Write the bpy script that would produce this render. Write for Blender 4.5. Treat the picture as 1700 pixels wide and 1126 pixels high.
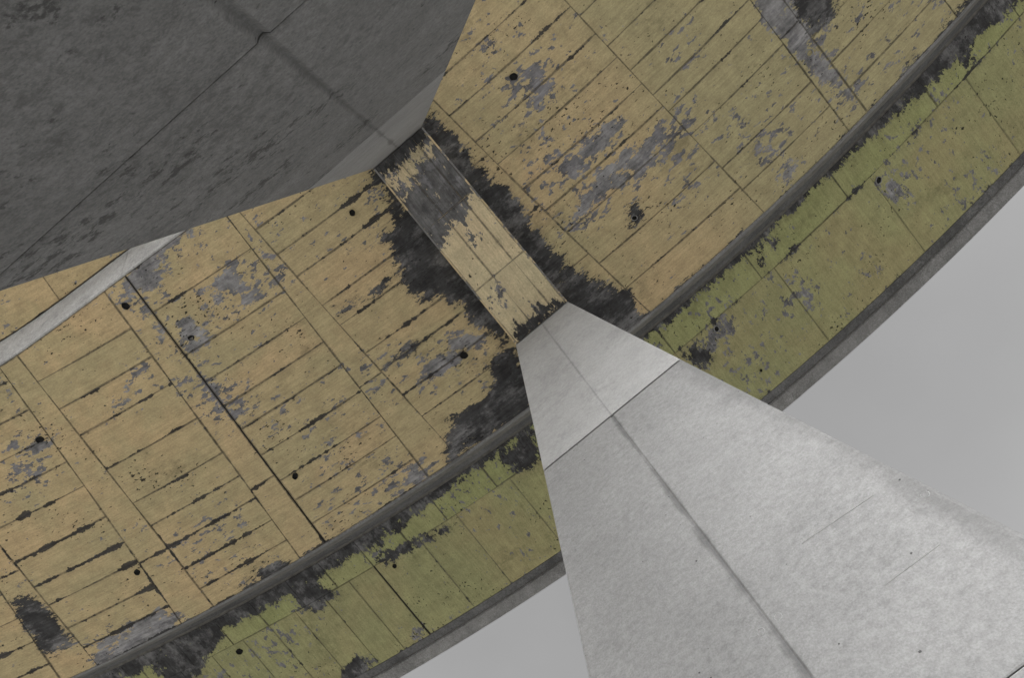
import bpy, math, random
import numpy as np
from mathutils import Matrix, Vector, noise as mnoise

random.seed(7)
rng = np.random.RandomState(7)
for o in list(bpy.data.objects):
    bpy.data.objects.remove(o)
scn = bpy.context.scene
COL = scn.collection

# ------------------------------------------------------------------ camera
EYE = 1.6                                   # camera height above the ground
F_PX = 1111.6                               # focal length in pixels of a 1700 px wide frame
PPX, PPY = 850.0, 563.0
def rodrigues(a):
    a = np.array(a); t = np.linalg.norm(a); k = a / t
    K = np.array([[0, -k[2], k[1]], [k[2], 0, -k[0]], [-k[1], k[0], 0]])
    return np.eye(3) + math.sin(t) * K + (1 - math.cos(t)) * K @ K
ux = np.array([.606, .795]); ux /= np.linalg.norm(ux)
CAM_R = rodrigues((.2466, -.1169, -.0520)) @ np.array([[ux[0], -ux[1], 0], [ux[1], ux[0], 0], [0, 0, 1]])
cam_data = bpy.data.cameras.new('camera')
cam_data.sensor_width = 36.0
cam_data.lens = 36.0 * F_PX / 1700.0
cam_data.clip_end = 5000
cam = bpy.data.objects.new('camera', cam_data)
COL.objects.link(cam)
right, down, fwd = CAM_R
cam.matrix_world = Matrix(((right[0], -down[0], -fwd[0], 0), (right[1], -down[1], -fwd[1], 0),
                           (right[2], -down[2], -fwd[2], EYE), (0, 0, 0, 1)))
scn.camera = cam

# ------------------------------------------------------------------ light
SUN_DIR = Vector((-.92, -.30, 0)).normalized()       # horizontal direction towards the sun
SUN_EL = math.radians(38)
world = bpy.data.worlds.new('World'); scn.world = world
world.use_nodes = True
wn = world.node_tree.nodes; wl = world.node_tree.links
wn.clear()
sky = wn.new('ShaderNodeTexSky'); sky.sky_type = 'NISHITA'; sky.sun_disc = False
sky.sun_elevation = SUN_EL
sky.sun_rotation = math.atan2(SUN_DIR.x, SUN_DIR.y)
sky.air_density = 1.0; sky.dust_density = 4.0; sky.ozone_density = 1.0
bw = wn.new('ShaderNodeRGBToBW')
tc = wn.new('ShaderNodeTexCoord')
cl = wn.new('ShaderNodeTexNoise'); cl.inputs['Scale'].default_value = 2.2; cl.inputs['Detail'].default_value = 5
mr = wn.new('ShaderNodeMapRange'); mr.inputs[1].default_value = .3; mr.inputs[2].default_value = .7
mr.inputs[3].default_value = .93; mr.inputs[4].default_value = 1.08
mu = wn.new('ShaderNodeMath'); mu.operation = 'MULTIPLY'
bg = wn.new('ShaderNodeBackground'); bg.inputs['Strength'].default_value = .15
wo = wn.new('ShaderNodeOutputWorld')
wl.new(sky.outputs[0], bw.inputs[0]); wl.new(tc.outputs['Generated'], cl.inputs['Vector'])
wl.new(cl.outputs[0], mr.inputs[0]); wl.new(mr.outputs[0], mu.inputs[1]); wl.new(bw.outputs[0], mu.inputs[0])
wl.new(mu.outputs[0], bg.inputs['Color']); wl.new(bg.outputs[0], wo.inputs[0])

sun_data = bpy.data.lights.new('sun', 'SUN')
sun_data.energy = .75; sun_data.angle = math.radians(30); sun_data.color = (1, .985, .96)
sun = bpy.data.objects.new('sun', sun_data); COL.objects.link(sun)
sd = Vector((SUN_DIR.x * math.cos(SUN_EL), SUN_DIR.y * math.cos(SUN_EL), math.sin(SUN_EL)))
sun.rotation_euler = sd.to_track_quat('Z', 'Y').to_euler()

vs = scn.view_settings
vs.view_transform = 'Standard'; vs.look = 'None'; vs.gamma = 1.0; vs.exposure = 1.12
vs.use_curve_mapping = False
scn.cycles.max_bounces = 6; scn.cycles.diffuse_bounces = 4; scn.cycles.glossy_bounces = 1

# ------------------------------------------------------------------ bridge coordinates
# the viaduct follows a circle; s runs along it, t across it (t > 0 outwards), heights above the ground
CX, CY, R0 = -45.007, -1.369, 46.655
H_BEAM = 12.0 + EYE
H_SOF = 12.4 + EYE
T_SI, T_SO = -3.148, 3.149
H_ROOT = 13.3 + EYE
T_WI, T_WO = -3.472, 3.745
T_G = 4.56                                   # formwork joint that runs along the cantilever
T_FI, T_FO = 7.10, 7.45
H_TIP = 13.55 + EYE
def W(s, t, z):
    th = s / R0; r = R0 + t
    return (CX + r * math.cos(th), CY + r * math.sin(th), z)
def t_in(s):                                  # inner lower corner of the girder: the soffit widens towards the pier
    return float(np.interp(s, (-42, -2, 3, 6, 7.6, 10, 14, 42), (-3.5, -3.42, -3.36, -3.28, -3.17, -2.93, -2.75, -2.75)))
def w_in(s):
    return t_in(s) - .385
def h_cant(t):                                # underside of the cantilever slabs
    if t > 0:
        return H_ROOT + (t - T_WO) * (H_TIP - H_ROOT) / (T_FI - T_WO)
    return H_ROOT + (T_WI - t) * (H_TIP - H_ROOT) / (T_FI - T_WO)
def px_st(px, hfun):                          # photo pixel -> (s, t) on a surface of known height
    d = CAM_R.T @ np.array([(px[0] - PPX) / F_PX, (px[1] - PPY) / F_PX, 1.0])
    t = 0.0
    h = hfun(4.5)
    for _ in range(6):
        w = d / d[2] * (h - EYE)
        X, Y = w[0] - CX, w[1] - CY
        t = math.hypot(X, Y) - R0
        h = hfun(t)
    return R0 * math.atan2(Y, X), t

# ------------------------------------------------------------------ node helpers
class NT:
    def __init__(s, name):
        m = bpy.data.materials.new(name); m.use_nodes = True
        s.m = m; s.n = m.node_tree.nodes; s.l = m.node_tree.links
        s.n.clear()
        s.out = s.n.new('ShaderNodeOutputMaterial')
        s.b = s.n.new('ShaderNodeBsdfPrincipled')
        s.l.new(s.b.outputs[0], s.out.inputs[0])
    def put(s, sock, v):
        if isinstance(v, (int, float)): sock.default_value = v
        elif isinstance(v, tuple):
            sock.default_value = v if len(v) == len(sock.default_value) else tuple(v) + (1,)
        else: s.l.new(v, sock)
    def math(s, op, a, b=0.0, c=0.0, clamp=False):
        n = s.n.new('ShaderNodeMath'); n.operation = op; n.use_clamp = clamp
        for i, v in enumerate((a, b, c)): s.put(n.inputs[i], v)
        return n.outputs[0]
    def attr(s, name):
        n = s.n.new('ShaderNodeAttribute'); n.attribute_name = name
        return n
    def sep(s, v):
        n = s.n.new('ShaderNodeSeparateXYZ'); s.l.new(v, n.inputs[0]); return n.outputs
    def vmul(s, v, k):
        n = s.n.new('ShaderNodeVectorMath'); n.operation = 'MULTIPLY'
        s.put(n.inputs[0], v); n.inputs[1].default_value = k; return n.outputs[0]
    def vadd(s, v, k):
        n = s.n.new('ShaderNodeVectorMath'); n.operation = 'ADD'
        s.put(n.inputs[0], v); s.put(n.inputs[1], k); return n.outputs[0]
    def noise(s, v, scale=1, detail=4, rough=.55, dist=0.0):
        n = s.n.new('ShaderNodeTexNoise'); s.put(n.inputs['Vector'], v)
        n.inputs['Scale'].default_value = scale; n.inputs['Detail'].default_value = detail
        n.inputs['Roughness'].default_value = rough; n.inputs['Distortion'].default_value = dist
        return n.outputs[0]
    def voro(s, v, scale, rnd=1.0):
        n = s.n.new('ShaderNodeTexVoronoi'); s.put(n.inputs['Vector'], v)
        n.inputs['Scale'].default_value = scale; n.inputs['Randomness'].default_value = rnd
        return n.outputs
    def ramp(s, v, a, b, lo=0.0, hi=1.0):
        n = s.n.new('ShaderNodeMapRange'); n.interpolation_type = 'SMOOTHSTEP'
        s.put(n.inputs[0], v)
        for i, k in enumerate((a, b, lo, hi)): n.inputs[i + 1].default_value = k
        return n.outputs[0]
    def mix(s, f, a, b):
        n = s.n.new('ShaderNodeMix'); n.data_type = 'RGBA'
        s.put(n.inputs[0], f); s.put(n.inputs[6], a); s.put(n.inputs[7], b)
        return n.outputs[2]
    def scalecol(s, c, f):
        n = s.n.new('ShaderNodeMix'); n.data_type = 'RGBA'; n.blend_type = 'MULTIPLY'
        n.inputs[0].default_value = 1; s.put(n.inputs[6], c)
        s.l.new(f, n.inputs[7]); return n.outputs[2]
    def bump(s, h, strength, dist):
        n = s.n.new('ShaderNodeBump'); s.put(n.inputs['Height'], h)
        n.inputs['Strength'].default_value = strength; n.inputs['Distance'].default_value = dist
        s.l.new(n.outputs[0], s.b.inputs['Normal'])

def paint_material(name, colA, colB, colC, along_s=True, hairg=1.0, zone=None, bare_col=(.215, .213, .218)):
    """worn paint coat over board-marked concrete. Attributes: st (metres along/across), pan (position in the
    board), dim (half sizes and joint wear), bare (fields of the dark and of the grey bare patches)"""
    T = NT(name)
    st = T.attr('st').outputs['Vector']
    pan = T.sep(T.attr('pan').outputs['Vector'])
    dim = T.sep(T.attr('dim').outputs['Vector'])
    bare = T.sep(T.attr('bare').outputs['Vector'])
    S = (1.0, 1.75, 1.0) if along_s else (1.75, 1.0, 1.0)
    st2 = T.vmul(st, S)
    # --- ragged edge of the peeled paint
    n1 = T.noise(T.vmul(st, (.9, 2.0, 1) if along_s else (1.8, .9, 1)), 2.5, 8, .72)
    n2 = T.noise(T.vadd(st2, (31, 7, 0)), 11, 4, .75)
    jag = T.math('ADD', T.math('MULTIPLY', T.math('SUBTRACT', n1, .5), .95), T.math('MULTIPLY', T.math('SUBTRACT', n2, .5), .42))
    dfield = T.math('ADD', bare[0], jag)
    dark = T.ramp(dfield, -.003, .003)
    halo = T.ramp(dfield, -.12, .0)
    n1b = T.noise(T.vadd(st2, (5, 91, 3)), 2.6, 8, .66)
    jagb = T.math('ADD', T.math('MULTIPLY', T.math('SUBTRACT', n1b, .5), 1.05), T.math('MULTIPLY', T.math('SUBTRACT', n2, .5), .30))
    grey = T.ramp(T.math('ADD', bare[1], jagb), -.006, .006)
    # --- loose small flakes, in drifts
    drift = T.noise(T.vadd(st, (13, 3, 5)), .55, 2, .5)
    fl = T.noise(T.vadd(st2, (3, 55, 9)), 5.5, 6, .62)
    flk = T.math('ADD', fl, T.math('MULTIPLY', T.math('SUBTRACT', drift, .5), .45))
    flk = T.math('ADD', flk, T.ramp(bare[1], -.55, .0, 0, .085))
    flakes = T.ramp(flk, .640, .644)
    # --- worn board joints
    du = T.math('SUBTRACT', dim[0], T.math('ABSOLUTE', pan[0]))
    dv = T.math('SUBTRACT', dim[1], T.math('ABSOLUTE', pan[1]))
    jn = T.noise(T.vadd(T.vmul(st, (1.0, .35, 1) if along_s else (.35, 1.0, 1)), (71, 1, 2)), 1.5, 7, .62)
    jn2 = T.noise(T.vadd(st, (17, 44, 2)), 9, 5, .7)
    jw = T.math('ADD', T.math('MULTIPLY', T.math('SUBTRACT', jn, .52), .34),
                T.math('MULTIPLY', T.math('SUBTRACT', jn2, .5), .11))
    jw = T.math('ADD', jw, dim[2])
    edge = T.math('MINIMUM', T.math('ADD', du, .016), T.math('MULTIPLY', dv, .8))
    joint = T.ramp(T.math('SUBTRACT', jw, edge), -.004, .004)
    hn = T.noise(T.vadd(st, (41, 2, 6)), .8, 6, .65)
    hw = T.ramp(hn, .34, .58, .004, .022)
    hair = T.math('MULTIPLY', T.ramp(T.math('SUBTRACT', hw, T.math('MINIMUM', du, dv)), -.006, .010), T.ramp(jn2, .3, .6, .35, 1.0))
    # --- pinholes and pocks
    pk = T.noise(T.vadd(st, (8, 8, 8)), .9, 3, .6)
    sp = T.noise(T.vadd(st2, (8, 3, 18)), 10, 3, .62)
    pock = T.ramp(T.math('ADD', sp, T.math('MULTIPLY', T.math('SUBTRACT', pk, .5), .42)), .672, .690)
    vo = T.voro(T.vmul(st, (1, 1.3, 1)), 2.1)
    wob = T.math('MULTIPLY', T.math('SUBTRACT', T.noise(st, 30, 3, .6), .5), .12)
    pr = T.math('MULTIPLY', T.math('SUBTRACT', T.noise(T.vadd(st, (2, 88, 8)), 1.6, 3, .6), .44), .30)
    pock = T.math('MAXIMUM', pock, T.ramp(T.math('SUBTRACT', pr, T.math('ADD', vo[0], wob)), -.004, .01))
    # --- colours
    a = T.noise(T.vadd(st, (9, 4, 2)), .75, 5, .6)
    b = T.noise(T.vadd(st2, (2, 61, 2)), .42, 3, .5)
    base = T.mix(T.ramp(b, .38, .62), colA, colB)
    pid = T.math('FRACT', T.math('MULTIPLY', T.math('ADD', T.math('MULTIPLY', dim[0], 71.3), T.math('MULTIPLY', dim[1], 37.7)), 3.1))
    if zone:                                     # the bays past the pier were coated in a greener batch
        zs_ = T.math('ADD', T.sep(st)[0], T.math('MULTIPLY', T.math('SUBTRACT', a, .5), 3.0))
        base = T.mix(T.ramp(zs_, -1.6, -3.2, 0, .75), base, zone)
        base = T.mix(T.ramp(zs_, 7.0, 8.6, 0, .5), base, tuple(min(.8, x * y) for x, y in zip(colA, (1.1, 1.06, 1.02))))
    base = T.mix(T.math('MULTIPLY', pid, .42), base, colC)
    base = T.mix(T.math('MULTIPLY', T.ramp(a, .44, .64), .5), base, colC)
    str1 = T.noise(T.vmul(st, (1.2, 14, 1) if along_s else (14, 1.2, 1)), 1.5, 7, .7)
    blot = T.noise(T.vadd(st, (77, 7, 0)), 3.2, 8, .7)
    sc = T.math('MULTIPLY', T.ramp(str1, .25, .75, .84, 1.12), T.ramp(blot, .28, .72, .86, 1.10))
    paint = T.scalecol(base, sc)
    fine = T.noise(st2, 24, 6, .72)
    paint = T.scalecol(paint, T.ramp(fine, .25, .75, .80, 1.16))
    # soft smudges of mould and soot
    sm1 = T.noise(T.vadd(st, (14, 3, 50)), .8, 3, .6)
    sm2 = T.noise(T.vadd(st2, (5, 23, 9)), 6, 6, .8)
    smud = T.ramp(T.math('ADD', sm2, T.math('MULTIPLY', T.math('SUBTRACT', sm1, .60), 1.3)), .48, .70)
    paint = T.mix(T.math('MULTIPLY', smud, .42), paint, tuple(x * .36 for x in colC))
    cn = T.noise(T.vadd(st, (1, 19, 0)), 2.4, 7, .72)
    strk = T.noise(T.vmul(st, (1, 10, 1) if along_s else (10, 1, 1)), 2.2, 6, .7)
    cm = T.math('MULTIPLY', T.ramp(cn, .30, .70, .55, 1.5), T.ramp(strk, .3, .7, .75, 1.25))
    cdark = T.scalecol((.048, .048, .050), cm)
    cgrey = T.scalecol(bare_col, cm)
    paint = T.mix(T.math('MULTIPLY', halo, .20), paint, tuple(x * .35 for x in colC))
    cdark = T.mix(T.math('MULTIPLY', T.ramp(T.noise(T.vadd(st2, (6, 2, 77)), 1.6, 7, .75), .47, .62), .55), cdark, cgrey)
    c = T.mix(grey, paint, cgrey)
    c = T.mix(flakes, c, T.scalecol((.17, .168, .178), cm))
    c = T.mix(T.math('MULTIPLY', hair, .75 * hairg), c, (.07, .06, .05))
    c = T.mix(T.math('MULTIPLY', joint, .93), c, T.scalecol((.038, .037, .038), cm))
    c = T.mix(dark, c, cdark)
    c = T.mix(T.math('MULTIPLY', pock, .95), c, (.016, .015, .015))
    T.l.new(c, T.b.inputs['Base Color'])
    T.b.inputs['Roughness'].default_value = .82
    T.b.inputs['Specular IOR Level'].default_value = .25
    T.bump(T.noise(T.vmul(st, (2.5, 12, 1) if along_s else (12, 2.5, 1)), 2.0, 4, .7), .5, .010)
    return T.m

def concrete_material(name, col, mott=1.0, stain=0.0, streak=(1, 1, 1), pores=1.0, seam=None, edge=None, pits=0, cloud=1.0):
    T = NT(name)
    P = T.n.new('ShaderNodeTexCoord').outputs['Object']
    a = T.noise(P, .8, 6, .62)
    b = T.noise(T.vmul(P, streak), 2.2, 7, .74)
    f = T.math('ADD', T.math('MULTIPLY', T.noise(T.vmul(P, streak), 20, 5, .8), .6), T.math('MULTIPLY', T.noise(P, 70, 2, .7), .4))
    k = .22 * mott
    sc = T.math('MULTIPLY', T.ramp(a, .30, .70, 1 - .40 * k * cloud, 1 + .35 * k * cloud), T.ramp(b, .32, .70, 1 + .35 * k * cloud, 1 - .55 * k * cloud))
    sc = T.math('MULTIPLY', sc, T.ramp(f, .36, .64, 1 - .85 * k, 1 + .65 * k))
    c = T.scalecol(col, sc)
    # scratchy weathering, in drifts
    w1 = T.noise(T.vadd(P, (3, 8, 1)), .75, 4, .6)
    w2 = T.noise(T.vmul(T.vadd(P, (9, 1, 4)), streak), 14, 6, .85)
    dr = T.math('MULTIPLY', T.math('SUBTRACT', w1, .5), .75 * cloud)
    wm = T.ramp(T.math('ADD', w2, dr), .50, .66)
    c = T.mix(T.math('MULTIPLY', wm, min(.9, .28 + .6 * stain)), c, tuple(x * .45 for x in col))
    lm = T.ramp(T.math('ADD', T.noise(T.vmul(T.vadd(P, (2, 7, 31)), streak), 6, 6, .8), T.math('MULTIPLY', dr, -.5)), .53, .68)
    c = T.mix(T.math('MULTIPLY', lm, .14), c, tuple(min(.8, x * 1.35) for x in col))
    if seam:                                    # grime that has settled along the casting seams
        q = T.sep(P)
        wav = T.math('MULTIPLY', T.math('SUBTRACT', T.noise(T.vmul(P, (1, 1, .5)), 2.2, 7, .7), .46), seam[1])
        dist = T.math('ABSOLUTE', q[1])
        for z in seam[2:]:
            dist = T.math('MINIMUM', dist, T.math('MULTIPLY', T.math('ABSOLUTE', T.math('SUBTRACT', q[2], z)), 1.6))
        g = T.ramp(T.math('SUBTRACT', T.math('ADD', wav, seam[0]), dist), -.025, .025)
        c = T.mix(T.math('MULTIPLY', g, .62), c, tuple(x * .36 for x in col))
    if edge:                                    # and down one arris of the shaft
        q = T.sep(P)
        hw = T.math('ADD', edge[0], T.math('MULTIPLY', T.math('SUBTRACT', H_BEAM, q[2]), edge[1]))
        d2 = T.math('ADD', hw, q[1])
        wv = T.math('MULTIPLY', T.math('SUBTRACT', T.noise(T.vmul(P, (1, 1, .5)), 1.5, 7, .72), .45), 1.1)
        c = T.mix(T.math('MULTIPLY', T.ramp(T.math('SUBTRACT', wv, d2), -.22, .08), .5), c, tuple(x * .45 for x in col))
    if pits:
        pn = T.math('ADD', T.noise(T.vmul(P, streak), 13, 5, .75), T.math('MULTIPLY', T.math('SUBTRACT', T.noise(T.vadd(P, (7, 1, 1)), .9, 3, .6), .5), .9))
        c = T.mix(T.math('MULTIPLY', T.ramp(pn, .60, .70), .75), c, tuple(x * .25 for x in col))
    # air pores
    vo = T.voro(P, 11.0)
    pr = T.math('MULTIPLY', T.math('SUBTRACT', T.noise(P, 3.3, 3, .6), .47), .42 * pores)
    pore = T.ramp(T.math('SUBTRACT', pr, T.math('ADD', vo[0], T.math('MULTIPLY', T.math('SUBTRACT', f, .5), .25))), -.002, .012)
    c = T.mix(T.math('MULTIPLY', pore, .85), c, tuple(x * .18 for x in col))
    T.l.new(c, T.b.inputs['Base Color'])
    T.b.inputs['Roughness'].default_value = .88
    T.b.inputs['Specular IOR Level'].default_value = .2
    T.bump(T.noise(T.vmul(P, streak), 26, 5, .8), .45, .007)
    return T.m

def worn_edge_material(name):
    T = NT(name); P = T.n.new('ShaderNodeTexCoord').outputs['Object']
    f = T.ramp(T.noise(P, 2.2, 7, .7), .46, .50)
    c = T.mix(f, (.50, .40, .24), (.16, .16, .16))
    T.l.new(T.scalecol(c, T.ramp(T.noise(P, 14, 5, .7), .3, .7, .8, 1.2)), T.b.inputs['Base Color'])
    T.b.inputs['Roughness'].default_value = .85
    return T.m

def plain_material(name, col, rough=.7, metal=0.0, var=.25, scale=9):
    T = NT(name)
    P = T.n.new('ShaderNodeTexCoord').outputs['Object']
    n = T.noise(P, scale, 5, .6)
    T.l.new(T.scalecol(col, T.ramp(n, .3, .7, 1 - var, 1 + var)), T.b.inputs['Base Color'])
    T.b.inputs['Roughness'].default_value = rough; T.b.inputs['Metallic'].default_value = metal
    return T.m

M_OCHRE = paint_material('ochre_paint_on_concrete', (.535, .405, .235), (.495, .396, .23), (.395, .355, .205), zone=(.365, .338, .195))
M_BEAM = paint_material('ochre_paint_on_beam', (.66, .54, .35), (.62, .52, .34), (.55, .49, .32), along_s=False, bare_col=(.125, .124, .126))
M_OLIVE = paint_material('olive_paint_on_concrete', (.375, .335, .175), (.36, .35, .175), (.30, .305, .155), along_s=False, hairg=.5)
M_GREEN = paint_material('green_paint_on_concrete', (.345, .36, .165), (.32, .345, .15), (.36, .35, .175), along_s=False)
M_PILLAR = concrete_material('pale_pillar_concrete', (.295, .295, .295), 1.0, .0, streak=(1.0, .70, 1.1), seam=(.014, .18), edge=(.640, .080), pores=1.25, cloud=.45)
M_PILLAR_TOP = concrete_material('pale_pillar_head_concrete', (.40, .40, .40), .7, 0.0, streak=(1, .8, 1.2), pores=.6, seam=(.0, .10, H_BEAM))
M_SHADED = concrete_material('shaded_stained_pillar_concrete', (.18, .18, .18), 1.5, .4, streak=(1.0, .9, .8), seam=(.004, .07, 3.93), pits=1, cloud=.7)  # stained, and darkened further for the shade on this inward face
M_SHADED_TOP = concrete_material('shaded_pillar_head_concrete', (.27, .27, .27), .8, .1, streak=(1, .6, 1.6), pores=.4, seam=(.0, .25))  # same shade in the colour, eased at the pillar head
M_WEB_SHADED = concrete_material('shaded_web_concrete', (.12, .12, .122), 1.9, .8)  # outer web, darkened to carry the shadow under the cantilever
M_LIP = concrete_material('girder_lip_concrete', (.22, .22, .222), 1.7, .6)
M_WEB_LIT = concrete_material('lit_web_concrete', (.42, .42, .42), 1.4, .3)  # inner web, paler to carry the brighter light on its side
M_EDGE = concrete_material('edge_beam_concrete', (.27, .27, .27), 1.7, .7, streak=(2, 2, .6))
M_CORE = plain_material('joint_grime', (.12, .115, .105), .9)
M_HOLE = plain_material('hole_dark', (.008, .008, .008), .9)  # near black: painted shade inside the drain bores, also the joint fillers
M_PIPE = plain_material('drain_pipe_plastic', (.26, .26, .265), .5)
M_GROUND = concrete_material('ground_gravel', (.46, .45, .43), 1.0, .2)
M_ROAD = plain_material('asphalt', (.05, .05, .052), .9)

# ------------------------------------------------------------------ object helpers
def mesh_obj(name, verts, faces, mat, parent=None, smooth=False):
    me = bpy.data.meshes.new(name)
    me.from_pydata([tuple(map(float, v)) for v in verts], [], faces)
    me.update()
    if smooth:
        me.polygons.foreach_set('use_smooth', [True] * len(me.polygons))
    me.materials.append(mat)
    o = bpy.data.objects.new(name, me); COL.objects.link(o)
    if parent: o.parent = parent
    return o
def empty(name, loc, label, cat, group=None):
    o = bpy.data.objects.new(name, None); COL.objects.link(o); o.location = loc
    o['label'] = label; o['category'] = cat
    if group: o['group'] = group
    return o

# ------------------------------------------------------------------ setting: ground
g = mesh_obj('ground', [(-1500, -1500, 0), (1500, -1500, 0), (1500, 1500, 0), (-1500, 1500, 0)], [(0, 1, 2, 3)], M_GROUND)
g['kind'] = 'structure'

# ------------------------------------------------------------------ the viaduct
bridge = empty('curved_viaduct', (0, 0, 0),
               'curved concrete viaduct with peeling ochre and olive painted underside carried on two pillars', 'bridge')

def sweep(name, section, s0, s1, ds, mat, closed=True, parent=bridge):
    """section: list of (t, z) walked round; swept along s with end caps"""
    n = max(2, int(round(abs(s1 - s0) / ds)) + 1)
    ss = np.linspace(s0, s1, n); m = len(section); vs_, fs = [], []
    for s in ss:
        for t, z in section: vs_.append(W(s, t(s) if callable(t) else t, z))
    for i in range(n - 1):
        for j in range(m if closed else m - 1):
            k = (j + 1) % m
            fs.append((i * m + j, i * m + k, (i + 1) * m + k, (i + 1) * m + j))
    if closed:
        fs.append(tuple(range(m - 1, -1, -1))); fs.append(tuple((n - 1) * m + j for j in range(m)))
    return mesh_obj(name, vs_, fs, mat, parent)

S0, S1 = -42.0, 42.0
LIP = .010                                      # how far the boards stand proud of the core
zs = H_SOF + LIP
sweep('girder_core', [(lambda s: t_in(s) + .03, zs), (T_SO - .03, zs), (T_WO - .03, H_ROOT + .05), (lambda s: w_in(s) + .03, H_ROOT + .05)], S0, S1, 1.0, M_CORE)
# the two inclined webs, each its own part, cut at the construction joints
def web(t0, t1, s0, s1):
    sg = 1 if t0 > 0 else -1
    z0, z1 = H_SOF, H_ROOT
    e = .05
    def at(k, off):                             # k: 0 at the lower corner, 1 at the cantilever
        if sg > 0: return t0 + (t1 - t0) * k - off
        return lambda s: t_in(s) + (w_in(s) - t_in(s)) * k + off
    lip = [(at(0, .04), z0 - .001), (at(0, .012), z0 - .001), (at(0, 0), z0 + .02), (at(.20, 0), z0 + (z1 - z0) * .26), (at(.20, .05), z0 + (z1 - z0) * .28), (at(0, .05), z0 + .02)]
    upper = [(at(.16, .06), z0 + (z1 - z0) * .24), (at(.17, .035), z0 + (z1 - z0) * .27), (at(.75, .02), z1 - .20), (at(.97, -.01), z1 + .03), (at(.97, .12), z1 + .03)]
    if sg < 0:                                  # the inner web is one plain slope
        upper = [(at(0, .04), z0 - .001), (at(0, .012), z0 - .001), (at(0, 0), z0 + .02), (at(.5, -.004), z0 + (z1 - z0) * .5), (at(.85, .0), z1 - .12), (at(1, -.02), z1 + .03), (at(1, .10), z1 + .03)]
    else:
        sweep('web_lip', lip, s0, s1, .8, M_LIP)
    sweep('web', upper, s0, s1, .8, M_WEB_SHADED if sg > 0 else M_WEB_LIT)
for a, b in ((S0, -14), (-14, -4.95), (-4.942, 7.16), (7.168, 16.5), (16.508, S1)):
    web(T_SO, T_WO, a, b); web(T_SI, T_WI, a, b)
# deck slab with its two cantilevers
zt = H_TIP + .32
sweep('deck_slab', [(T_WO - .35, H_ROOT + LIP - .03), (T_WO + .01, H_ROOT + LIP), (T_FI + .02, H_TIP + LIP), (T_FI + .02, zt),
                    (-T_FI - .02, zt), (-T_FI - .02, h_cant(-T_FI) + LIP + .04), (lambda s: w_in(s) - .01, H_ROOT + LIP + .04), (lambda s: w_in(s) + .35, H_ROOT + LIP + .01)], S0, S1, 1.0, M_CORE)
sweep('road_surface', [(-T_FI + .4, zt + .004), (T_FI - .4, zt + .004), (T_FI - .4, zt + .08), (-T_FI + .4, zt + .08)], S0, S1, 1.5, M_ROAD)
# edge beams, cast in lengths
def edge_beams():
    for sg in (1, -1):
        s = S0
        while s < S1:
            L = random.uniform(4.2, 6.5) if -16 < s < 16 else 12.0
            e1 = min(s + L, S1)
            j = random.uniform(-.006, .006)
            b = H_TIP - .05 + j
            sec = [(sg * T_FI, H_TIP + .03), (sg * (T_FI + .015), b + .015), (sg * (T_FI + .05), b), (sg * (T_FO - .09), b + .012), (sg * (T_FO - .03), b + .004),
                   (sg * T_FO, b + .03), (sg * (T_FO + .01 + j), b + .9), (sg * (T_FO - .28), b + .9), (sg * (T_FO - .3), zt + .01), (sg * (T_FI - .1), zt + .01), (sg * (T_FI + .015), zt - .02)]
            sweep('edge_beam', sec, s + .002, e1 - .002, .6, M_EDGE)
            s = e1
edge_beams()
M_DRIP = concrete_material('drip_strip_concrete', (.15, .15, .152), 1.8, .7)
sweep('drip_strip', [(T_FI - .232, h_cant(T_FI - .232) + .012), (T_FI - .226, h_cant(T_FI - .22) - .004), (T_FI - .02, H_TIP - .006), (T_FI - .008, H_TIP + .012)], -16, 16, .5, M_DRIP)

# ------------------------------------------------------------------ bare patches, as outlines on the surfaces they lie on
soff = lambda t: H_SOF
beamh = lambda t: H_BEAM
def poly_st(px, hf): return np.array([px_st(p, hf) for p in px])
def sdf(P, poly):
    d = np.full(len(P), 1e9); ins = np.zeros(len(P), bool); n = len(poly)
    for i in range(n):
        a, b = poly[i], poly[(i + 1) % n]
        e = b - a; w = P - a
        q = w - np.outer(np.clip(w @ e / (e @ e + 1e-12), 0, 1), e)
        d = np.minimum(d, (q ** 2).sum(1))
        c1 = (P[:, 1] >= a[1]); c2 = (P[:, 1] < b[1]); c3 = (e[0] * w[:, 1] > e[1] * w[:, 0])
        ins ^= (c1 & c2 & c3) | (~c1 & ~c2 & ~c3)
    return np.where(ins, 1, -1) * np.sqrt(d)
SOF_DARK = [
    [(640, 330), (715, 360), (830, 510), (845, 575), (785, 530), (735, 490), (700, 500), (672, 475), (655, 430), (636, 400), (652, 370)],
    [(700, 190), (725, 195), (765, 232), (800, 285), (850, 318), (882, 368), (905, 405), (935, 432), (968, 455), (1000, 470), (1045, 482), (1065, 520), (1080, 545), (1040, 590), (900, 510), (690, 240)],
    [(845, 570), (815, 600), (815, 650), (748, 695), (738, 765), (765, 752), (880, 690), (900, 640)],
    [(20, 995), (50, 988), (92, 1020), (118, 1070), (85, 1092), (45, 1052)],
    [(425, 945), (460, 928), (486, 950), (440, 985)],
    [(1312, -20), (1402, -20), (1366, 45), (1345, 60)],
    [(560, 520), (620, 480), (660, 455), (625, 492)], [(640, 610), (690, 570), (720, 550), (680, 590)],
    [(1452, 178), (1500, 120), (1560, 60), (1600, 0), (1660, -30), (1620, 20), (1500, 150)],
    [(690, 195), (625, 270), (610, 300), (660, 330), (705, 260)], [(1045, 345), (1062, 340), (1068, 368), (1048, 380)],
]
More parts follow.
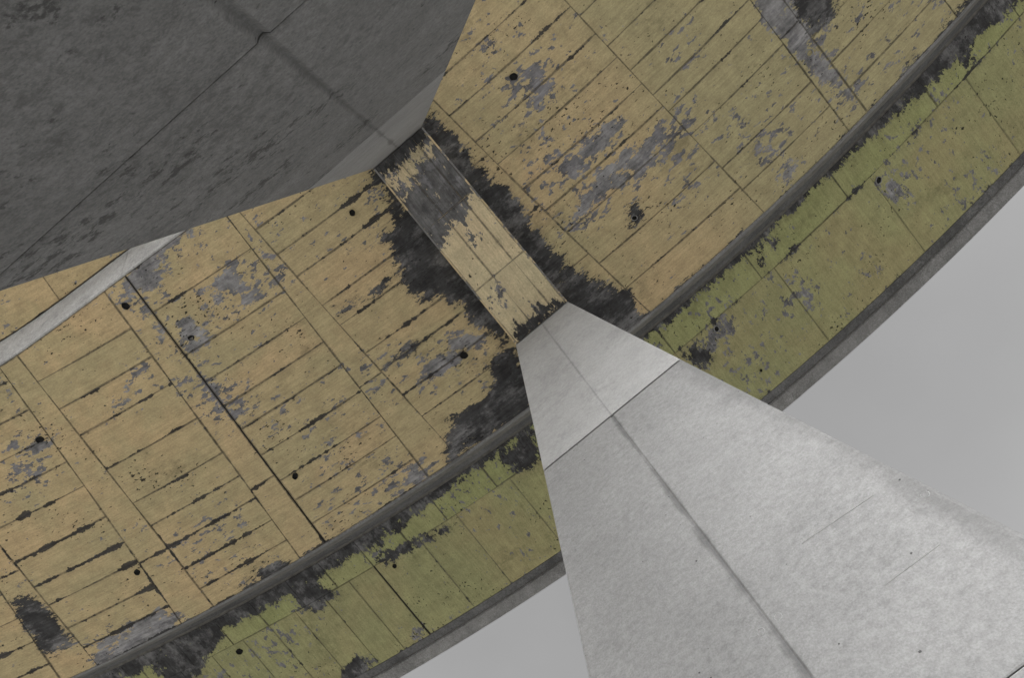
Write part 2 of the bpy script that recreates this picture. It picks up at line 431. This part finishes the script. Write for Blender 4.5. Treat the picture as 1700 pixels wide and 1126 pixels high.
SOF_GREY = [
    [(690, 650), (712, 600), (745, 573), (790, 545), (798, 560), (760, 595), (715, 632)],
    [(203, 455), (250, 400), (285, 390), (330, 372), (290, 402), (268, 432), (262, 490), (240, 482)],
    [(203, 462), (222, 500), (240, 520), (262, 560), (276, 572), (262, 530), (225, 478)],
    [(298, 545), (318, 518), (342, 556), (334, 592), (310, 582)], [(340, 485), (378, 452), (392, 438), (398, 470), (362, 492)],
    [(372, 512), (400, 488), (462, 458), (432, 494)],
    [(150, 1078), (190, 1052), (260, 1015), (305, 1028), (265, 1080), (160, 1104)],
    [(18, 748), (50, 735), (82, 738), (60, 757)], [(658, 775), (690, 763), (710, 790), (690, 802)],
    [(180, 684), (215, 645), (236, 618), (202, 668)],
    [(935, 282), (965, 240), (1005, 205), (1032, 193), (1022, 230), (982, 262), (952, 288)],
    [(958, 358), (985, 300), (1040, 260), (1085, 225), (1112, 203), (1090, 258), (1032, 300), (985, 348)],
    [(1033, 318), (1062, 298), (1058, 328)], [(1288, 288), (1305, 263), (1328, 275), (1310, 298)], [(1268, 242), (1287, 233), (1288, 258)],
    [(1248, -10), (1312, -10), (1348, 50), (1336, 75), (1424, 150), (1400, 160), (1345, 118), (1318, 84), (1278, 48)],
    [(868, 140), (882, 128), (890, 145), (875, 152)], [(1120, 70), (1135, 65), (1135, 85)], [(330, 625), (360, 655), (375, 672), (350, 655)],
]
BEAM_DARK = [[(730, 190), (705, 232), (680, 262), (650, 285), (612, 288), (590, 240), (690, 170)],
             [(878, 522), (905, 498), (950, 500), (866, 566), (852, 560)]]  # bare beam ends, also painting the contact shade at the pillar heads
BEAM_GREY = [[(760, 225), (715, 240), (700, 295), (655, 335), (680, 385), (715, 425), (738, 392), (746, 368), (772, 362), (790, 335), (800, 300)],
             [(612, 290), (650, 298), (684, 320), (660, 338), (630, 320)], [(768, 360), (792, 390), (782, 405)], [(825, 470), (840, 490), (828, 498)]]
CANT_DARK = [[(848, 745), (884, 698), (900, 770), (852, 785), (828, 762)], [(478, 992), (512, 958), (562, 990), (520, 1018)],
             [(240, 1100), (350, 1045), (440, 1000), (490, 985), (430, 1012), (372, 1052), (330, 1120), (300, 1150)],
             [(622, 934), (660, 905), (722, 880), (764, 868), (740, 884), (645, 936)], [(568, 1112), (590, 1088), (626, 1098), (600, 1135), (560, 1135)],
             [(1128, 582), (1160, 568), (1184, 602), (1166, 616)], [(1255, 400), (1275, 420), (1262, 440)], [(1265, 410), (1295, 395), (1285, 425)],
             [(1600, 20), (1700, -60), (1740, -40), (1660, 35), (1620, 55)], [(1595, 95), (1615, 90), (1610, 115)], [(585, 915), (640, 885), (740, 800), (690, 860), (620, 915)]]
CANT_GREY = [[(1466, 288), (1490, 298), (1503, 332), (1474, 328)], [(1168, 578), (1190, 548), (1200, 545), (1176, 594)], [(1325, 480), (1340, 495), (1335, 500)], [(690, 1042), (700, 1048), (680, 1060)]]
def group(polys, hf): return [poly_st(p, hf) for p in polys]
FIELDS = {'soffit': (group(SOF_DARK, soff), group(SOF_GREY, soff)),
          'beam': (group(BEAM_DARK, beamh), group(BEAM_GREY, beamh)),
          'cant': (group(CANT_DARK, h_cant), group(CANT_GREY, h_cant))}
def bare_fields(P, kind):
    D = np.full(len(P), -.6); G = np.full(len(P), -.6)
    if kind in FIELDS:
        for poly in FIELDS[kind][0]: D = np.maximum(D, sdf(P, poly))
        for poly in FIELDS[kind][1]: G = np.maximum(G, sdf(P, poly))
    s, t = P[:, 0], P[:, 1]
    if kind == 'soffit':                       # dirt along both lower corners of the girder
        tin = np.interp(s, (-42, -2, 3, 6, 7.6, 10, 14, 42), (-3.5, -3.42, -3.36, -3.28, -3.17, -2.93, -2.75, -2.75))
        D = np.maximum(D, np.maximum(t - 3.18 - .05 * np.sin(s * 1.3), tin - .06 - t))
        D = np.maximum(D, np.where((s > 8.0) & (s < 9.0), t - 3.0, -9))
    if kind == 'cant':
        wide = .13 + .26 * np.clip((s - 3) / 6, 0, 1) + .30 * np.clip((-5 - s) / 3, 0, 1)
        D = np.maximum(D, T_WO + wide - t)
        D = np.maximum(D, t - (T_FI - .14 + .04 * np.sin(s * 2.1)))
        st_line = -np.abs(t - T_G) - .05 + .05 * np.sin(s * 3.7)
        D = np.maximum(D, np.where(s < 0, st_line, -9))
    if kind == 'cant_in':
        D = np.maximum(D, t - (np.array([w_in(x) for x in s]) + .10)); D = np.maximum(D, -T_FI - .1 - t)
    return np.clip(D, -.6, .17), np.clip(G, -.6, .14)

STEP = .14
def panel(corners, kind, hf, mat, wear, parent, name='panel', gap=.004, thick=None, jitter=True):
    """a board-marked panel: corners as s at (t0,t1) on both ends: (t0, t1, s_lo(t), s_hi(t))"""
    t0, t1, slo, shi = corners
    f0 = t0 if callable(t0) else (lambda s, k=t0: k)
    f1 = t1 if callable(t1) else (lambda s, k=t1: k)
    smid = (slo(0) + shi(0)) / 2
    t0, t1 = f0(smid) + gap, f1(smid) - gap
    n_t = max(2, int(round((t1 - t0) / STEP)) + 1)
    Lm = shi((t0 + t1) / 2) - slo((t0 + t1) / 2) - 2 * gap
    n_s = max(2, int(round(Lm / STEP)) + 1)
    dz = random.uniform(-.007, .005) if jitter else 0
    tl = random.uniform(-.004, .004) if jitter else 0
    hs_, ht_ = Lm / 2, (t1 - t0) / 2
    st, pan, ver = [], [], []
    for j in range(n_t):
        v = j / (n_t - 1); t = t0 + (t1 - t0) * v
        a, b = slo(t) + gap, shi(t) - gap
        for i in range(n_s):
            u = i / (n_s - 1); s = a + (b - a) * u
            ta, tb = f0(s) + gap, f1(s) - gap; t = ta + (tb - ta) * v
            st.append((s, t)); pan.append(((2 * u - 1) * hs_, (2 * v - 1) * ht_))
            ver.append(W(s, t, hf(t) + dz + tl * (2 * v - 1)))
    faces = [(j * n_s + i, (j + 1) * n_s + i, (j + 1) * n_s + i + 1, j * n_s + i + 1) for j in range(n_t - 1) for i in range(n_s - 1)]
    # rim
    ring = [i for i in range(n_s)] + [j * n_s + n_s - 1 for j in range(1, n_t)] + \
           [(n_t - 1) * n_s + i for i in range(n_s - 2, -1, -1)] + [j * n_s for j in range(n_t - 2, 0, -1)]
    base = len(ver); th = thick or (LIP + .010)
    for k in ring:
        x, y, z = ver[k]; ver.append((x, y, z + th)); st.append(st[k]); pan.append(pan[k])
    m = len(ring)
    for k in range(m):
        faces.append((ring[k], ring[(k + 1) % m], base + (k + 1) % m, base + k))
    o = mesh_obj(name, ver, faces, mat, parent)
    me = o.data
    P = np.array(st); D, G = bare_fields(P, kind)
    N = len(ver)
    def va(nm, arr):
        at = me.attributes.new(nm, 'FLOAT_VECTOR', 'POINT'); at.data.foreach_set('vector', np.ascontiguousarray(arr, dtype=np.float32).ravel())
    va('st', np.column_stack([P, np.zeros(N)]))
    va('pan', np.column_stack([np.array(pan), np.zeros(N)]))
    va('dim', np.column_stack([np.full(N, hs_), np.full(N, ht_), np.full(N, wear)]))
    va('bare', np.column_stack([D, G, np.zeros(N)]))
    return o

line = lambda a, b: (lambda t: a + b * t)
J = [line(-12.75, 0), line(-12.25, 0), line(-10.25, 0), line(-9.75, 0), line(-7.55, 0), line(-5.45, .02), line(-5.0, .02), line(-2.65, -.083), line(.195, -.127),
     line(1.5, -.03), line(4.447, -.065), line(4.906, .008), line(7.172, .022), line(7.703, .033), line(9.68, .001), line(10.221, .048), line(12.19, -.014),
     line(12.687, .06), line(14.7, .02), line(15.2, .02), line(17.2, 0)]
reg = [-2.6, -2.0, -1.42, -.85, -.28, .3, .9, 1.48, 2.05, 2.62]
BOARDS = {4: [-2.6, -1.9, -1.2, -.5, .1, .7, 1.3, 1.9, 2.5],
          6: [-2.6, -1.9, -1.2, -.62, -.02, .39, 1.0, 1.88, 2.47],
          7: [-2.7, -2.12, -1.5, -.95, -.31, .25, .82, 1.68, 2.4],
          8: [-2.5, -1.2, .1, 1.4, 2.4],
          9: [-2.6, -2.05, -1.54, -.86, -.38, .32, .76, 1.4, 1.97, 2.6],
          11: [-2.39, -1.46, -.86, -.3, .24, .87, 1.5, 2.0, 2.6],
          13: [-2.35, -1.75, -1.16, -.37, .44, 1.0, 1.54, 2.1, 2.62],
          15: [-2.6, -2.0, -1.4, -.85, -.3, .42, 1.04, 1.5, 2.1, 2.62]}
BANDS = {0: [0], 2: [0], 5: [.9], 10: [.8], 12: [1.35], 14: [1.55], 16: [.6], 18: [0]}
for k in range(len(J) - 1):
    cuts = BANDS.get(k) or BOARDS.get(k) or reg
    ed = [lambda s: t_in(s) + .045] + cuts + [T_SO - .045]
    for a, b in zip(ed[:-1], ed[1:]):
        tm = ((-3.2 if callable(a) else a) + b) / 2
        w = random.uniform(-.025, .016)
        if k in (13, 15) and tm > .3: w = random.uniform(.012, .046)
        if k in (11,) and tm > .2: w = random.uniform(-.012, .012)
        if k == 9 : w = random.uniform(-.006, .014)
        if k in (6, 7): w = random.uniform(-.03, .0)
        lo = J[k] if k != 12 else (lambda t: J[12](t) + .012)
        hi = J[k + 1] if k != 11 else (lambda t: J[12](t) - .012)
        panel((a, b, lo, hi), 'soffit', soff, M_OCHRE, w, bridge, gap=.0035 if k in BANDS else .0025)

def joint_filler(t0, t1, f, hf):
    n = 12; ver, fc = [], []
    for i in range(n + 1):
        t = t0 + (t1 - t0) * i / n
        for d in (-.02, .02): ver.append(W(f(t) + d, t, hf(t) + LIP - .004))
    for i in range(n): fc.append((2 * i, 2 * i + 1, 2 * i + 3, 2 * i + 2))
    mesh_obj('joint_filler', ver, fc, M_HOLE, bridge)
joint_filler(t_in(7.2) + .05, T_SO - .05, J[12], soff)
joint_filler(T_WO + .04, T_FI - .24, line(7.16, 0), h_cant)
# ------------------------------------------------------------------ cantilever panels (outer side, olive and green)
cant_cuts = [-13.5, -10.3, -7.6, -5.15, -2.7, -.2, 1.3, 2.6, 3.9, 5.2, 6.1, 7.16, 7.75, 8.35, 9.0, 9.6, 10.2, 10.9, 11.6, 12.4, 13.3, 14.4]
for i in range(len(cant_cuts) - 1):
    a, b = cant_cuts[i], cant_cuts[i + 1]
    w = random.uniform(-.04, -.015)
    if abs(b - 7.16) < .01 or abs(a - 9.0) < .01: w = -.004
    a += .011 * (abs(a - 7.16) < .01); b -= .011 * (abs(b - 7.16) < .01)
    panel((T_G, T_FI - .235, line(a, 0), line(b, 0)), 'cant', h_cant, M_OLIVE, w, bridge)
in_cuts = [-13.5, -11.3, -9.0, -6.9, -4.6, -2.4, -.2, 1.9, 3.1, 4.2, 5.4, 6.3, 7.16, 8.0, 8.75, 9.6, 10.4, 11.3, 12.2, 13.3, 14.4]
for a, b in zip(in_cuts[:-1], in_cuts[1:]):
    panel((T_WO + .03, T_G, line(a, -.03 * 0), line(b, 0)), 'cant', h_cant, M_GREEN, random.uniform(-.03, -.01), bridge)
for a, b in zip(range(-4, 20, 2), range(-2, 22, 2)):          # inner side of the curve, ochre
    panel((-T_FI + .012, -5.2, line(a, 0), line(b, 0)), 'cant_in', h_cant, M_OCHRE, -.03, bridge, thick=.06)
    panel((-5.2, lambda s: w_in(s) - .03, line(a + .9, 0), line(b + .9, 0)), 'cant_in', h_cant, M_OCHRE, -.03, bridge, thick=.06)

# ------------------------------------------------------------------ pillars
XC = 1.3905
PIL = {  # inner face x, outward sign, centre y, half width at the head, flare per metre
    'outer': (XC + 2.0143, 1, .1713, .640, .0800),
    'inner': (XC - 2.0143, -1, .1227, .5652, .0752)}
H_J1, H_J2 = 7.115 + EYE, 2.33 + EYE
def make_pillar(key, label):
    fx, sg, yc, w0, tap = PIL[key]
    root = empty('concrete_pillar', (fx + sg * .6, yc, 0), label, 'pillar', 'pillars under the viaduct')
    root['kind'] = 'thing'
    def part(name, ver, faces, mat):
        o = mesh_obj(name, [(x - root.location.x, y - root.location.y, z) for x, y, z in ver], faces, mat, root)
        return o
    def plan(z, inset=0.0, groove=.03, deep=.012, ch=.03):
        w = w0 + tap * (H_BEAM - z) - inset
        T = 1.15 + .02 * (H_BEAM - z) - inset
        f = inset
        pts = [(-w + ch, f), (-groove, f), (-groove * .35, f + deep), (groove * .35, f + deep * .9), (groove, f + .001), (w - ch, f), (w - ch * .25, f + ch * .25), (w, f + ch),
               (w, T - ch), (w - ch, T), (-w + ch, T), (-w, T - ch), (-w, f + ch), (-w + ch * .25, f + ch * .25)]
        return [(fx + sg * v, yc + u, z) for u, v in pts]
    def loft(name, levels, mat):
        ver, faces = [], []
        for L in levels: ver += L
        m = len(levels[0])
        for i in range(len(levels) - 1):
            for j in range(m):
                q = (i * m + j, i * m + (j + 1) % m, (i + 1) * m + (j + 1) % m, (i + 1) * m + j)
                faces.append(q if sg < 0 else q[::-1])
        a = tuple(range(m)); b = tuple((len(levels) - 1) * m + j for j in range(m))
        faces += [a[::-1], b] if sg < 0 else [a, b[::-1]]
        return part(name, ver, faces, mat)
    g = .016
    gj = .003 if key == 'outer' else .008
    def seg(z0, z1, gr, dp, mat, g0=gj, g1=gj):
        return loft('shaft_segment', [plan(z0 + g0, .004, gr, dp), plan(z0 + g0 + .008, 0, gr, dp), plan(z1 - g1 - .008, 0, gr, dp), plan(z1 - g1, .006, gr, dp)], mat)
    ms, mt = (M_PILLAR, M_PILLAR_TOP) if key == 'outer' else (M_SHADED, M_SHADED_TOP)
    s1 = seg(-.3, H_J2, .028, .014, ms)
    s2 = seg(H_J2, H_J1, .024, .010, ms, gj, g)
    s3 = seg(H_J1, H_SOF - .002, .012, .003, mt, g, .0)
    for z in (H_J1, H_J2):
        loft('joint_filler', [plan(z - .03, .009), plan(z + .03, .009)], M_HOLE)
    return root, part, fx, sg, yc
def ring_part(part, fx, sg, y, z, r, mat, tw=.0045):
    ver, faces = [], []; n = 20
    for i in range(n):
        a = 2 * math.pi * i / n
        for k, (dr, dx) in enumerate(((tw, 0.001), (0, -.0025), (-tw, .001))):
            ver.append((fx + sg * dx, y + (r + dr) * math.cos(a), z + (r + dr) * math.sin(a)))
    for i in range(n):
        j = (i + 1) % n
        for k in range(2):
            faces.append((i * 3 + k, i * 3 + k + 1, j * 3 + k + 1, j * 3 + k))
    part('tie_plug', ver, faces, mat)
def px_pillar(px, fx):                                      # photo pixel -> (y, z) on the pillar's face
    d = CAM_R.T @ np.array([(px[0] - PPX) / F_PX, (px[1] - PPY) / F_PX, 1.0])
    k = fx / d[0]
    return d[1] * k, d[2] * k + EYE
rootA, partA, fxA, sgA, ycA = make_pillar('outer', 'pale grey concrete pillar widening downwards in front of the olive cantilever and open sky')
rootB, partB, fxB, sgB, ycB = make_pillar('inner', 'stained concrete pillar coloured darker for shade, with a cross of casting seams, opposite the pale pillar')
M_PLUG = concrete_material('tie_plug_mortar', (.40, .40, .40), 1.0, .3)
for p in ((1263, 1050), (1292, 1025), (1536, 822)):
    y, z = px_pillar(p, fxA); ring_part(partA, fxA, sgA, y, z, .026, M_PLUG)
M_RIDGE = concrete_material('grout_ridge', (.52, .52, .52), .6, 0)
for p, q in (((1332, 903), (1452, 822)), ((1470, 972), (1562, 904))):
    y0, z0 = px_pillar(p, fxA); y1, z1 = px_pillar(q, fxA)
    r = .004
    partA('formwork_ridge', [(fxA + .001, y0, z0 - r), (fxA + .001, y0, z0 + r), (fxA - .004, y0, z0), (fxA + .001, y1, z1 - r), (fxA + .001, y1, z1 + r), (fxA - .004, y1, z1)],
          [(0, 2, 5, 3), (2, 1, 4, 5), (0, 1, 2), (3, 5, 4)], M_RIDGE)

# ------------------------------------------------------------------ crossbeam between the pillar heads
xa, xb = PIL['inner'][0] + .012, PIL['outer'][0] - .014
def beam_edge(sgn, x):                                       # half width follows the two pillar heads
    u = (x - xa) / (xb - xa)
    yc = PIL['inner'][2] * (1 - u) + PIL['outer'][2] * u
    w = PIL['inner'][3] * (1 - u) + PIL['outer'][3] * u
    return yc + sgn * (w - .012)
xs = np.linspace(xa, xb, 9); ver, faces = [], []
for x in xs:
    y0, y1 = beam_edge(-1, x), beam_edge(1, x); c = .028
    ver += [(x, y0, H_SOF + .004), (x, y0, H_BEAM + c), (x, y0 + c, H_BEAM + .004), (x, y1 - c, H_BEAM + .004), (x, y1, H_BEAM + c), (x, y1, H_SOF + .004)]
for i in range(len(xs) - 1):
    for j in range(5): faces.append((i * 6 + j, (i + 1) * 6 + j, (i + 1) * 6 + j + 1, i * 6 + j + 1))
cb = mesh_obj('crossbeam', ver, faces, worn_edge_material('crossbeam_worn_paint'), bridge)
def s_of(x, y): return R0 * math.atan2(y - CY, x - CX), math.hypot(x - CX, y - CY) - R0
def beam_panel(x0, x1, f0, f1, wear):
    """boards of the beam's underside, child of the crossbeam"""
    sA = lambda t: None
    n_x = max(2, int((x1 - x0) / .12)); n_y = 5
    ver, st, pan, faces = [], [], [], []
    hx = (x1 - x0) / 2
    for i in range(n_x + 1):
        u = i / n_x; x = x0 + .003 + (x1 - x0 - .006) * u
        ya, yb = beam_edge(-1, x) + .03, beam_edge(1, x) - .03
        A, Bq = ya + (yb - ya) * f0 + .002, ya + (yb - ya) * f1 - .002
        for j in range(n_y + 1):
            v = j / n_y; y = A + (Bq - A) * v
            ver.append((x, y, H_BEAM - .001)); st.append(s_of(x, y)); pan.append(((2 * v - 1) * (Bq - A) / 2, (2 * u - 1) * hx))
    m = n_y + 1
    for i in range(n_x):
        for j in range(n_y): faces.append((i * m + j, i * m + j + 1, (i + 1) * m + j + 1, (i + 1) * m + j))
    ring = [j for j in range(m)] + [i * m + n_y for i in range(1, n_x + 1)] + [n_x * m + j for j in range(n_y - 1, -1, -1)] + [i * m for i in range(n_x - 1, 0, -1)]
    b0 = len(ver)
    for k in ring:
        x, y, z = ver[k]; ver.append((x, y, z + .012)); st.append(st[k]); pan.append(pan[k])
    for k in range(len(ring)):
        k2 = (k + 1) % len(ring); faces.append((ring[k2], ring[k], b0 + k, b0 + k2))
    o = mesh_obj('panel', ver, faces, M_BEAM, cb); me = o.data
    P = np.array(st); D, G = bare_fields(P, 'beam'); N = len(ver)
    def va(nm, arr):
        at = me.attributes.new(nm, 'FLOAT_VECTOR', 'POINT'); at.data.foreach_set('vector', np.ascontiguousarray(arr, dtype=np.float32).ravel())
    va('st', np.column_stack([P, np.zeros(N)])); va('pan', np.column_stack([np.array(pan), np.zeros(N)]))
    hy = max(abs(p[0]) for p in pan)
    va('dim', np.column_stack([np.full(N, hy), np.full(N, hx), np.full(N, wear)])); va('bare', np.column_stack([D, G, np.zeros(N)]))
xm1, xm2 = xa + 1.35, xa + 2.75
for x0, x1 in ((xa, xm1), (xm1, xm2), (xm2, xb)):
    for f0, f1 in ((0, .22), (.22, .62), (.62, 1)):
        beam_panel(x0, x1, f0, f1, random.uniform(-.05, -.025))

# ------------------------------------------------------------------ drain pipes that stick out of the panels
def drain(px, hf, r=.062, ring=False):
    s, t = px_st(px, hf); x, y, z0 = W(s, t, hf(t)); n = 18
    r *= random.uniform(.72, 1.22)
    lean = (random.uniform(-.02, .02), random.uniform(-.02, .02))
    prof = [(r * 1.0, .02), (r * 1.0, -.035), (r * .86, -.037), (r * .84, -.004)]
    ver, faces = [], []
    for i in range(n):
        a = 2 * math.pi * i / n
        k = 1 + .10 * math.sin(2 * a + px[0]) + .05 * math.sin(5 * a + px[1])
        for rr, dz in prof:
            ver.append((x + rr * k * math.cos(a) - lean[0] * dz * 10, y + rr * k * math.sin(a) - lean[1] * dz * 10, z0 + dz))
    m = len(prof)
    for i in range(n):
        j = (i + 1) % n
        for q in range(m - 1): faces.append((i * m + q, i * m + q + 1, j * m + q + 1, j * m + q))
    o = mesh_obj('drain_pipe', ver, faces, M_PIPE if ring else M_HOLE, bridge, smooth=True)
    cv = [(ver[i * m + 3][0], ver[i * m + 3][1], z0 - .006) for i in range(n)]
    mesh_obj('bore', cv, [tuple(range(n))], M_HOLE, o)  # black disc closing the pipe, painted as the shade of an open hole
for p, ring in (((585, 353), 0), ((318, 561), 0), ((209, 508), 0), ((67, 730), 0), ((490, 790), 0), ((770, 590), 0), ((228, 950), 0),
                ((1053, 362), 1), ((1343, 88), 1), ((852, 127), 0)):
    drain(p, soff, ring=ring)
for p, ring in (((655, 940), 0), ((398, 1082), 0), ((1189, 546), 1), ((1458, 299), 1)):
    drain(p, h_cant, ring=ring)
drain((1263, 615), h_cant, r=.034)
